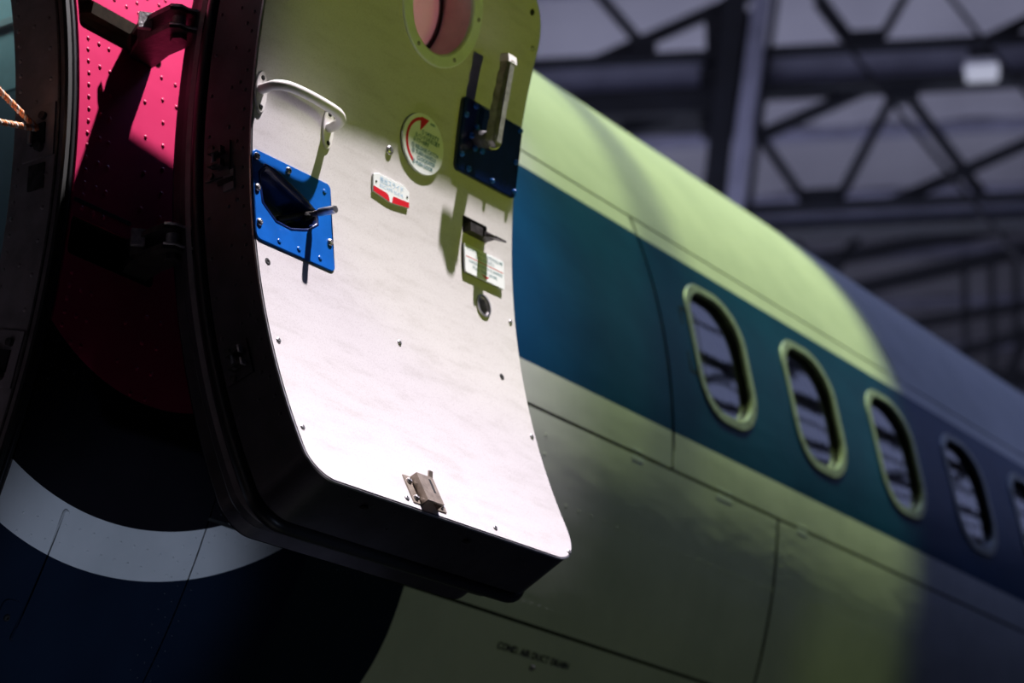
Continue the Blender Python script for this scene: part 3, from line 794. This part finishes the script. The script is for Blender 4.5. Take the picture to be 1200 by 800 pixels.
# unseen shade plate added above the door, edge shaped to shadow the lining
cv = []; cf = []
CP = ((-0.05, 0.027), (0.035, 0.028), (0.104, 0.030), (0.171, 0.031), (0.22, 0.030), (0.258, 0.030), (0.299, 0.030), (0.366, 0.0275), (0.449, 0.0265), (0.544, 0.0295), (0.612, 0.0290), (0.732, 0.0280), (0.79, 0.0280))
for x, h in CP: cv += [D(x, 0.56, h), D(x, 0.56, -0.10), D(x, 0.564, h), D(x, 0.564, -0.10)]
for i in range(len(CP)-1):
    a_, b_ = 4*i, 4*i+4
    cf += [(a_, a_+1, b_+1, b_), (a_+2, b_+2, b_+3, a_+3), (a_, b_, b_+2, a_+2), (a_+1, a_+3, b_+3, b_+1)]
cf += [(0, 2, 3, 1), (4*len(CP)-4, 4*len(CP)-3, 4*len(CP)-1, 4*len(CP)-2)]
shade_pl = mesh_obj('shade_plate', cv, cf, M['rim'], door)
for x in (0.14, 0.55):
    b = MB(); b.tube([D(x, 0.485, -0.035), D(x, 0.562, -0.035)], 0.008, 10); b.build('shade_plate_stay', M['steel'], shade_pl, True, 0.7)
# rim rivets
def Rm(s, dep, h=0.0): return D(0.0-h, s, -dep)
def Rn(*a): return tuple(-DA)
pts = []
for i in range(30):
    s = 0.46-i*0.033
    if s < -0.55: continue
    pts.append((s, 0.018))
    if i % 2 == 0: pts.append((s+0.01, 0.048)); pts.append((s+0.004, 0.09))
    if i % 3 == 0: pts.append((s+0.015, 0.03))
rivets('rivets', Rm, Rn, pts, 0.0036, 0.0022, M['rim'], door)
def Bm(x, dep, h=0.0): return D(x, -0.6215-h, -dep)
def Bn(*a): return (0, 0, -1)
rivets('rivets', Bm, Bn, [(x, 0.02) for x in np.arange(0.10, 0.62, 0.055)]+[(x, 0.055) for x in np.arange(0.12, 0.62, 0.11)], 0.003, 0.0015, M['rim'], door)
for x in (0.145, 0.40):
    put('drain_hole', screw_mesh('drain_hole', 0.0085, 0.0012, M['hole'], False), frame_at(Bm, Bn, x, 0.03, 0.0), door)
# latch fittings on the hinge-side rim
def rim_fitting(s, bright):
    p = Vector(Rm(s, 0.068)); oth = -DA; depd = (Vector(Rm(s, 0.09))-p).normalized(); tz = oth.cross(depd).normalized()
    b = MB(); b.box(p+oth*0.0015, depd*0.026, tz*0.030, oth*0.002); fo = b.build('latch_fitting', M['rim'], door)
    for sg in (-1, 1):
        b = MB(); b.box(p+oth*0.010+tz*sg*0.011-depd*0.004, depd*0.013, tz*0.0022, oth*0.0085); b.build('latch_lug', M['bracket'], fo)
        b = MB(); b.box(p+oth*0.0135+tz*sg*0.011-depd*0.0185, depd*0.0018, tz*0.006, oth*0.005); b.build('lug_edge', M['bare'] if bright else M['bracket'], fo)
        b = MB(); b.tube([p+oth*0.003+tz*sg*0.024+depd*0.012, p+oth*0.008+tz*sg*0.024+depd*0.012], 0.006, 10); b.build('bolt', M['bracket'], fo, True, 0.6)
    b = MB(); b.tube([p+oth*0.012-tz*0.015, p+oth*0.012+tz*0.015], 0.004, 10); b.build('latch_pin', M['cast'], fo, True, 0.6)
rim_fitting(-0.044, False)
rim_fitting(-0.379, True)
p = Vector(Rm(-0.082, 0.045)); depd = (Vector(Rm(-0.082, 0.09))-p).normalized(); tz = (-DA).cross(depd)
b = MB(); b.box(p-DA*0.001, depd*0.011, tz*0.017, DA*0.0018); fo = b.build('adjuster_plate', M['jamb'], door)
b = MB(); b.box(p-DA*0.003+depd*0.006, depd*0.016, tz*0.004, DA*0.0014); b.build('adjuster_slot', M['hole'], fo)

# round window in the door: trim ring, liner tube, two panes
SC = screw_mesh('trim_screw', 0.0042, 0.0016, M['cast'])
we, wi2 = ellipse(WC[0], WC[1], 0.106, 0.106, 48), ellipse(WC[0], WC[1], 0.0800, 0.084, 48)
wr = loft('door_window', D, [(we, 0.001), (we, 0.0045), (offset(we, -0.002), 0.006), (offset(wi2, 0.003), 0.006), (wi2, 0.004), (offset(wi2, -0.002), 0.0)], M['ring_trim'], door, flip=True, angle=30)
loft('window_tube', D, [(offset(wi2, -0.001), 0.003), (wi2, -0.060), (offset(wi2, 0.004), -0.062), (offset(wi2, 0.004), -0.10), (wi2, -0.104), (wi2, -0.198)], M['tube'], wr, flip=True, angle=30)
loft('window_gasket', D, [(offset(wi2, 0.0), -0.066), (offset(wi2, -0.006), -0.068), (offset(wi2, -0.006), -0.074), (wi2, -0.076)], M['rubber'], wr, flip=True, angle=30)
sheet('pane', D, Dn, offset(wi2, 0.0), [], -0.072, 0.0, M['acrylic'], wr, 0.03)
for a in (-118, -55, 8, 62, 118, 178):
    a = math.radians(a)
    put('screw', SC, frame_at(D, Dn, WC[0]+0.095*math.cos(a), WC[1]+0.095*math.sin(a), 0.006), wr)

# lining screws and snap holes
S1 = screw_mesh('lining_screw', 0.0050, 0.0024, M['steel'])
S2 = screw_mesh('lining_screw_dark', 0.0046, 0.0020, M['cast'])
for (x, s) in ((0.338, -0.278), (0.6775, -0.138), (0.680, -0.361), (0.452, -0.6035), (0.662, -0.600), (0.0165, -0.372), (0.0145, -0.53), (0.6770, 0.388), (0.2235, -0.6055), (0.338, 0.074)):
    put('screw', S1, frame_at(D, Dn, x, s, 0.002), door)
for (x, s) in ((0.650, 0.448), (0.0232, -0.2304), (0.6266, -0.2585)):
    put('snap_hole', screw_mesh('snap_hole', 0.0062, 0.0012, M['hole'], True), frame_at(D, Dn, x, s, 0.002), door)
put('screw', screw_mesh('washer_screw', 0.0085, 0.0045, M['steel']), frame_at(D, Dn, 0.338, 0.0745, 0.002), door)

# grab rail
def DP(x, s, h): return Vector(D(x, s, h))
gr = None
pl1 = ellipse(0.0135, 0.060, 0.0135, 0.036, 28); pl2 = ellipse(0.178, 0.056, 0.0135, 0.036, 28)
gr = plate('grab_rail', D, Dn, pl1, 0.002, 0.006, 0.0012, M['rail'], door, 0.02)
plate('rail_foot', D, Dn, pl2, 0.002, 0.006, 0.0012, M['rail'], gr, 0.02)
path = []
P0, P1 = DP(0.0135, 0.064, 0.004), DP(0.0145, 0.064, 0.030); Q1, Q0 = DP(0.170, 0.060, 0.036), DP(0.177, 0.057, 0.004)
pts_ = [(0.0110, 0.0629, 0.004), (0.0100, 0.0629, 0.010), (0.0075, 0.0620, 0.024), (0.0095, 0.0630, 0.037), (0.0264, 0.0655, 0.047), (0.0550, 0.0666, 0.050), (0.0923, 0.0669, 0.050), (0.1348, 0.0646, 0.050), (0.1557, 0.0624, 0.047), (0.1689, 0.0585, 0.038), (0.1751, 0.0567, 0.022), (0.1767, 0.0559, 0.010), (0.1767, 0.0559, 0.004)]
def smooth_path(P, n=4):
    P = [Vector(p) for p in P]; out = []
    for i in range(len(P)-1):
        p0, p1, p2, p3 = P[max(i-1, 0)], P[i], P[i+1], P[min(i+2, len(P)-1)]
        for k in range(n):
            t = k/n
            out.append(0.5*((2*p1)+(p2-p0)*t+(2*p0-5*p1+4*p2-p3)*t*t+(3*p1-p0-3*p2+p3)*t**3))
    out.append(P[-1]); return out
b = MB(); b.tube(smooth_path([DP(*q) for q in pts_]), 0.0084, 16); b.build('rail_bar', M['rail'], gr, True, 0.9)
SR = screw_mesh('rail_screw', 0.0042, 0.0015, M['hole'])
for (x, s) in ((0.0135, 0.084), (0.0135, 0.034), (0.178, 0.081), (0.178, 0.030)):
    put('screw', SR, frame_at(D, Dn, x, s, 0.006), gr)

# blue pocket plate with the girt lever
bp = clean(rrect(-0.0005, 0.189, -0.1975, -0.0405, 0.011, 5))
bpl = plate('pocket_plate', D, Dn, bp, 0.002, 0.0048, 0.0012, M['plate'], door, 0.02, holes=[PK])
PKd = clean(dens(PK, 0.012))
lp_ = loft('lever_pocket', D, [(offset(PKd, 0.005), 0.0048), (offset(PKd, 0.002), 0.0062), (PKd, 0.0052), (offset(PKd, -0.003), -0.008), (offset(PKd, -0.012), -0.030), (offset(PKd, -0.022), -0.036)], M['plate_dark'], bpl, flip=True, angle=70)  # same blue paint as the plate; darker colour paints in the recess shade
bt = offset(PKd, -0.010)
sheet('pocket_floor', D, Dn, bt, [], -0.0345, 0.0, M['plate_dark'], bpl, 0.02)  # floor coloured dark for the shade deep in the pocket
b = MB(); b.tube([DP(0.095, -0.122, -0.030), DP(0.130, -0.110, -0.006), DP(0.1385, -0.1095, 0.006), DP(0.1390, -0.1115, 0.024)], [0.006, 0.005, 0.0045, 0.0045], 12); b.build('lever_arm', M['bracket'], bpl, True, 0.8)
b = MB(); b.tube([DP(0.1390, -0.1112, 0.019), DP(0.1390, -0.1114, 0.021), DP(0.1370, -0.1180, 0.053), DP(0.1369, -0.1183, 0.0555)], [0.0048, 0.0068, 0.0068, 0.0058], 16); b.build('lever_grip', M['steel'], bpl, True, 0.7)
b = MB(); b.tube([DP(0.128, -0.118, -0.004), DP(0.1375, -0.1105, 0.002), DP(0.1455, -0.1035, -0.004)], 0.006, 8); b.build('pocket_bridge', M['hole'], bpl, True)
SP = screw_mesh('plate_screw', 0.0062, 0.0042, M['steel'])
for (x, s) in ((0.008, -0.053), (0.083, -0.052), (0.008, -0.107), (0.009, -0.167), (0.180, -0.146)):
    put('screw', SP, frame_at(D, Dn, x, s, 0.0048), bpl)
SB = screw_mesh('blue_rivet', 0.0045, 0.0018, M['plate'], False)
for (x, s) in ((0.0533, -0.1856), (0.1002, -0.184), (0.152, -0.1834), (0.172, -0.058)):
    put('rivet', SB, frame_at(D, Dn, x, s, 0.0048), bpl)

# dark blue handle plate and the main door handle
hp = clean(rrect(0.5135, 0.6885, 0.1005, 0.2385, 0.009, 5))
hpl = plate('handle_plate', D, Dn, hp, 0.002, 0.010, 0.0022, M['plate_dark'], door, 0.02)
SQ = screw_mesh('handle_plate_screw', 0.0058, 0.0050, M['plate'])
SQ2 = screw_mesh('handle_plate_bolt', 0.0050, 0.0060, M['plate'])
for (x, s) in ((0.5455, 0.2285), (0.5235, 0.205), (0.556, 0.192), (0.545, 0.173), (0.523, 0.131), (0.546, 0.1105), (0.558, 0.153), (0.579, 0.155)):
    put('screw', SQ, frame_at(D, Dn, x, s, 0.010), hpl)
for (x, s) in ((0.614, 0.1105), (0.680, 0.112), (0.678, 0.168), (0.679, 0.229)):
    put('screw', SQ2, frame_at(D, Dn, x, s, 0.010), hpl)
# raised hood over the handle stop
hd = clean(rrect(0.560, 0.592, 0.185, 0.236, 0.006, 4))
plate('handle_stop', D, Dn, hd, 0.009, 0.016, 0.005, M['plate_dark'], hpl, 0.01)
dh = None
b = MB(); b.tube([DP(0.5635, 0.174, 0.006), DP(0.5620, 0.172, 0.018), DP(0.5520, 0.158, 0.058)], [0.0175, 0.0155, 0.0150], 20)
dh = b.build('door_handle', M['cast'], door, True, 0.7)
# grip: tapered bar with finger scallops on its forward edge
gv = []; gf = []
NL = 34; prof = []
lx0, ls0, lx1, ls1 = 0.5485, 0.145, 0.5505, 0.316
for i in range(NL+1):
    t = i/NL
    cx = lx0+(lx1-lx0)*t; cs = ls0+(ls1-ls0)*t
    wd = 0.0130-0.0015*t; dp = 0.0115-0.0010*t; hh = 0.058+0.003*t
    if i == 0: wd *= 0.45; dp *= 0.6
    if i == 1: wd *= 0.85; dp *= 0.9
    scal = 0.0022*max(0, math.sin(2*pi*(t-0.30)*5.5)) if 0.30 < t < 0.95 else 0
    xl, xr = cx-wd+scal, cx+wd
    hb, ht = hh-dp, hh+dp
    c_ = 0.0035
    for (x, h) in ((xl, hb+c_), (xl+c_, hb), (xr-c_, hb), (xr, hb+c_), (xr, ht-c_), (xr-c_, ht), (xl+c_, ht), (xl, ht-c_)):
        gv.append(D(x, cs, h))
for i in range(NL):
    for k in range(8):
        k2 = (k+1) % 8
        gf.append((i*8+k, i*8+k2, (i+1)*8+k2, (i+1)*8+k))
gf.append(tuple(range(7, -1, -1))); gf.append(tuple(range(NL*8, NL*8+8)))
mesh_obj('handle_grip', gv, gf, M['cast'], dh, True, angle=math.radians(30))
# bright worn front strap and top cap of the grip
b = MB(); bar(b, DP(0.5488, 0.153, 0.0700), DP(0.5507, 0.314, 0.0722), 0.012, 0.0016, DN); b.build('grip_strap', M['strap'], dh)
cv_ = [D(0.5385, 0.310, 0.0735), D(0.5625, 0.310, 0.0735), D(0.5625, 0.3255, 0.0685), D(0.5385, 0.3255, 0.0685), D(0.5385, 0.310, 0.051), D(0.5625, 0.310, 0.051), D(0.5625, 0.3255, 0.051), D(0.5385, 0.3255, 0.051)]
mesh_obj('grip_cap', cv_, [(0, 1, 2, 3), (7, 6, 5, 4), (0, 4, 5, 1), (1, 5, 6, 2), (2, 6, 7, 3), (3, 7, 4, 0)], M['rail'], dh)
b = MB(); b.tube([DP(0.5545, 0.150, 0.048), DP(0.5545, 0.1435, 0.046)], 0.0050, 10); b.build('handle_screw', M['hole'], dh, True, 0.7)

# catch release slot with its stepped lever
kb = loft('catch_release', D, [(slt, 0.0026), (offset(slt, -0.001), 0.0022), (offset(slt, -0.001), -0.045)], M['hole'], door, flip=True)
sheet('slot_floor', D, Dn, slt, [], -0.043, 0.0, M['hole'], kb, 0.05)
def slab(x0, x1, s, h0, h1, th, drop=0.0):
    b_ = MB()
    v_ = [D(x0, s, h0), D(x1, s, h0), D(x1, s-drop, h1), D(x0, s-drop, h1)]
    v_ += [D(x0, s-th, h0), D(x1, s-th, h0), D(x1, s-drop-th, h1), D(x0, s-drop-th, h1)]
    b_.add(v_, [(0, 1, 2, 3), (7, 6, 5, 4), (0, 4, 5, 1), (1, 5, 6, 2), (2, 6, 7, 3), (3, 7, 4, 0)])
    return b_
slab(0.5495, 0.585, 0.010, -0.040, 0.018, 0.016).build('release_lever', M['bracket'], kb)
slab(0.585, 0.612, 0.004, -0.040, 0.022, 0.010).build('release_lever', M['bracket'], kb)
slab(0.588, 0.616, 0.000, 0.020, 0.046, 0.004, 0.012).build('release_tab', M['bracket'], kb)

# placards
ds_ = plate('instruction_disc', D, Dn, ellipse(0.421, 0.1135, 0.057, 0.0545, 44), 0.004, 0.0075, 0.001, M['sign'], door, 0.02)
loft('disc_backing', D, [(ellipse(0.421, 0.1135, 0.052, 0.0495, 44), 0.002), (ellipse(0.421, 0.1135, 0.052, 0.0495, 44), 0.0045)], M['rubber'], ds_)
HT = 0.0078
# red arc arrow
av = []; af = []; n = 26
cx, cs = 0.421, 0.1135
for i in range(n+1):
    a = math.radians(238-(238-104)*i/n)
    for q in (0.0415, 0.0470): av.append(D(cx+q*1.03*math.cos(a), cs+q*math.sin(a), HT))
for i in range(n): af.append((2*i, 2*i+1, 2*i+3, 2*i+2))
bq = len(av)
av += [D(0.4085, 0.1605, HT), D(0.4300, 0.1600, HT), D(0.4085, 0.1345, HT), D(0.4075, 0.153, HT)]
af.append((bq, bq+1, bq+2, bq+3))
mesh_obj('turn_arrow', av, af, M['red'], ds_)
for (t, x, s, sz, wd) in (('OPEN', 0.4335, 0.1535, 0.0058, 0.0135), ('\u2460 \u3064\u3081\u3092\u306f\u305a\u3059', 0.4130, 0.1310, 0.0097, 0.047), ('\u2461 \u30cf\u30f3\u30c9\u30eb\u3092\u53f3\u306b\u5efb\u3059', 0.3965, 0.1215, 0.0097, 0.067),
        ('\u2462 \u30c9\u30a2\u30fc\u3092\u62bc\u3059', 0.3925, 0.1120, 0.0097, 0.042), ('\u2460 RELEASE CATCH', 0.3885, 0.1005, 0.0097, 0.073), ('\u2461 TURN HANDLE', 0.3905, 0.0910, 0.0097, 0.066),
        ('CLOCKWISE', 0.4060, 0.0815, 0.0097, 0.049), ('\u2462 PUSH DOOR', 0.3935, 0.0715, 0.0097, 0.056)):
    lettering('lettering', t, D, Dn, x, s, sz, M['ink_teal'], ds_, HT+0.0002, width=wd, bold=0.0002)

e1 = [(0.296, -0.0142), (0.343, -0.0205), (0.392, -0.0142), (0.392, 0.0155), (0.376, 0.0225), (0.311, 0.0225), (0.296, 0.0175)]
sg1 = plate('escape_slide_placard', D, Dn, e1, 0.003, 0.0058, 0.0006, M['sign'], door, 0.02)
HT = 0.0061
mesh_obj('red_band', [D(0.2965, -0.0140, HT), D(0.3405, -0.0198, HT), D(0.3365, -0.0095, HT), D(0.3325, -0.0065, HT), D(0.2965, -0.0040, HT),
                      D(0.3455, -0.0198, HT), D(0.3915, -0.0140, HT), D(0.3915, -0.0040, HT), D(0.3500, -0.0065, HT), D(0.3475, -0.0095, HT)], [(4, 3, 2, 1, 0), (9, 8, 7, 6, 5)], M['red'], sg1)
lettering('lettering', '\u8131\u51fa\u30b9\u30e9\u30a4\u30c9', D, Dn, 0.3130, 0.0082, 0.0125, M['ink_blue'], sg1, HT, width=0.062, bold=0.0001)
lettering('lettering', 'ESCAPE SLIDE', D, Dn, 0.3125, -0.0010, 0.0085, M['ink_blue'], sg1, HT, width=0.062)
SX = screw_mesh('placard_pin', 0.0022, 0.0010, M['hole'], False, 8)
for (x, s) in ((0.3035, 0.0055), (0.3865, 0.0045)): put('pin', SX, frame_at(D, Dn, x, s, 0.0058), sg1)

e2 = rrect(0.5435, 0.6595, -0.0835, -0.0285, 0.004, 3)
sg2 = plate('jam_placard', D, Dn, e2, 0.006, 0.0085, 0.0006, M['sign'], door, 0.02)
loft('placard_backing', D, [(rrect(0.549, 0.654, -0.078, -0.034, 0.003, 2), 0.002), (rrect(0.549, 0.654, -0.078, -0.034, 0.003, 2), 0.0065)], M['rubber'], sg2)
HT = 0.0088
lettering('lettering', '\u30cf\u30f3\u30c9\u30eb\u30ad\u30e3\u30c3\u30c1\u304c\u5916\u308c\u306a\u3044\u6642', D, Dn, 0.5490, -0.0395, 0.0088, M['ink_teal'], sg2, HT, width=0.105)
lettering('lettering', '\u3053\u306e\u30ec\u30d0\u30fc\u3092\u5f15\u304f', D, Dn, 0.5735, -0.0490, 0.0082, M['ink_teal'], sg2, HT, width=0.055)
mesh_obj('red_rule', [D(0.547, -0.0530, HT), D(0.6555, -0.0530, HT), D(0.6555, -0.0518, HT), D(0.547, -0.0518, HT)], [(3, 2, 1, 0)], M['red'], sg2)
lettering('lettering', 'HANDLE CATCH IS JAMMED', D, Dn, 0.5550, -0.0620, 0.0078, M['ink_teal'], sg2, HT, width=0.098)
lettering('lettering', 'PULL THIS LEVER', D, Dn, 0.5650, -0.0715, 0.0078, M['ink_teal'], sg2, HT, width=0.071)
mesh_obj('red_pointer', [D(0.5895, -0.0740, HT), D(0.6125, -0.0745, HT), D(0.6045, -0.0800, HT)], [(0, 1, 2)], M['red'], sg2)

gro = loft('grommet', D, [(ellipse(0.598, -0.1308, 0.0195, 0.0215, 28), 0.002), (ellipse(0.598, -0.1308, 0.0190, 0.0210, 28), 0.0055), (ellipse(0.598, -0.1308, 0.0155, 0.0175, 28), 0.0055), (ellipse(0.598, -0.1308, 0.0145, 0.0165, 28), -0.030)], M['steel'], door, flip=True, angle=40)
sheet('grommet_floor', D, Dn, ellipse(0.598, -0.1308, 0.0165, 0.0185, 20), [], -0.028, 0.0, M['hole'], gro, 0.05)

# hat-section stay catch at the bottom edge
x0 = 0.240
hat = [(0.238, 0.004), (0.256, 0.004), (0.257, 0.017), (0.298, 0.017), (0.299, 0.004), (0.320, 0.004)]
v = []; th = 0.003
for s in (-0.610, -0.556):
    for (x, h) in hat: v.append(D(x, s, h))
    for (x, h) in hat: v.append(D(x+(0.0 if x < 0.25 or x > 0.31 else (th if x < 0.28 else -th)), s, h-th))
n = 6; f = []
for i in range(n-1):
    f.append((i, i+1, 12+i+1, 12+i)); f.append((6+i+1, 6+i, 18+i, 18+i+1)); f.append((i+1, i, 6+i, 6+i+1)); f.append((12+i, 12+i+1, 18+i+1, 18+i))
f += [(0, 12, 18, 6), (5, 11, 23, 17)]
ct = mesh_obj('stay_catch', v, f, M['latch'], door)
mesh_obj('catch_slot', [D(0.283, -0.590, 0.0174), D(0.289, -0.590, 0.0174), D(0.289, -0.562, 0.0174), D(0.283, -0.562, 0.0174)], [(3, 2, 1, 0)], M['hole'], ct)
b = MB(); b.box(DP(0.294, -0.553, 0.0165), DA*0.0045, DZ*0.008, DN*0.0015); b.build('catch_tab', M['latch'], ct)
SL = screw_mesh('catch_screw', 0.0052, 0.0045, M['steel'])
for (x, s) in ((0.247, -0.567), (0.247, -0.600), (0.310, -0.600)): put('screw', SL, frame_at(D, Dn, x, s, 0.004), ct)

# ------------------------------------------------------------------ safety rope across the doorway
def rope_strand(p0, p1, sag):
    L = (Vector(p1)-Vector(p0)).length; n = int(L/0.004)
    P = [Vector(p0).lerp(Vector(p1), k/n)-Vector((0, 0, 1))*sag*4*(k/n)*(1-k/n) for k in range(n+1)]
    t = (Vector(p1)-Vector(p0)).normalized(); a = t.orthogonal().normalized(); bb_ = t.cross(a)
    out = []
    for ph in range(3):
        out.append([p+(a*math.cos(2*pi*(k*0.004/0.018)+ph*2*pi/3)+bb_*math.sin(2*pi*(k*0.004/0.018)+ph*2*pi/3))*0.0028 for k, p in enumerate(P)])
    return out
rp = thing('safety_rope', 'orange and white twisted rope hooked to the dark door jamb at far left', 'rope', (2.54, -1.372, 0.024))
hook = Vector((2.5395, -1.372, 0.027))
A1 = Vector((1.85, -1.36, 0.30)); A2 = Vector((1.85, -1.38, -0.135))
for (q, sg_) in ((A1, 0.0), (A2, 0.0)):
    for i, pth in enumerate(rope_strand(hook, q, sg_)):
        b = MB(); b.tube(pth, 0.0030, 7); b.build('strand', M['rope'] if i != 1 else M['rope_white'], rp, True)
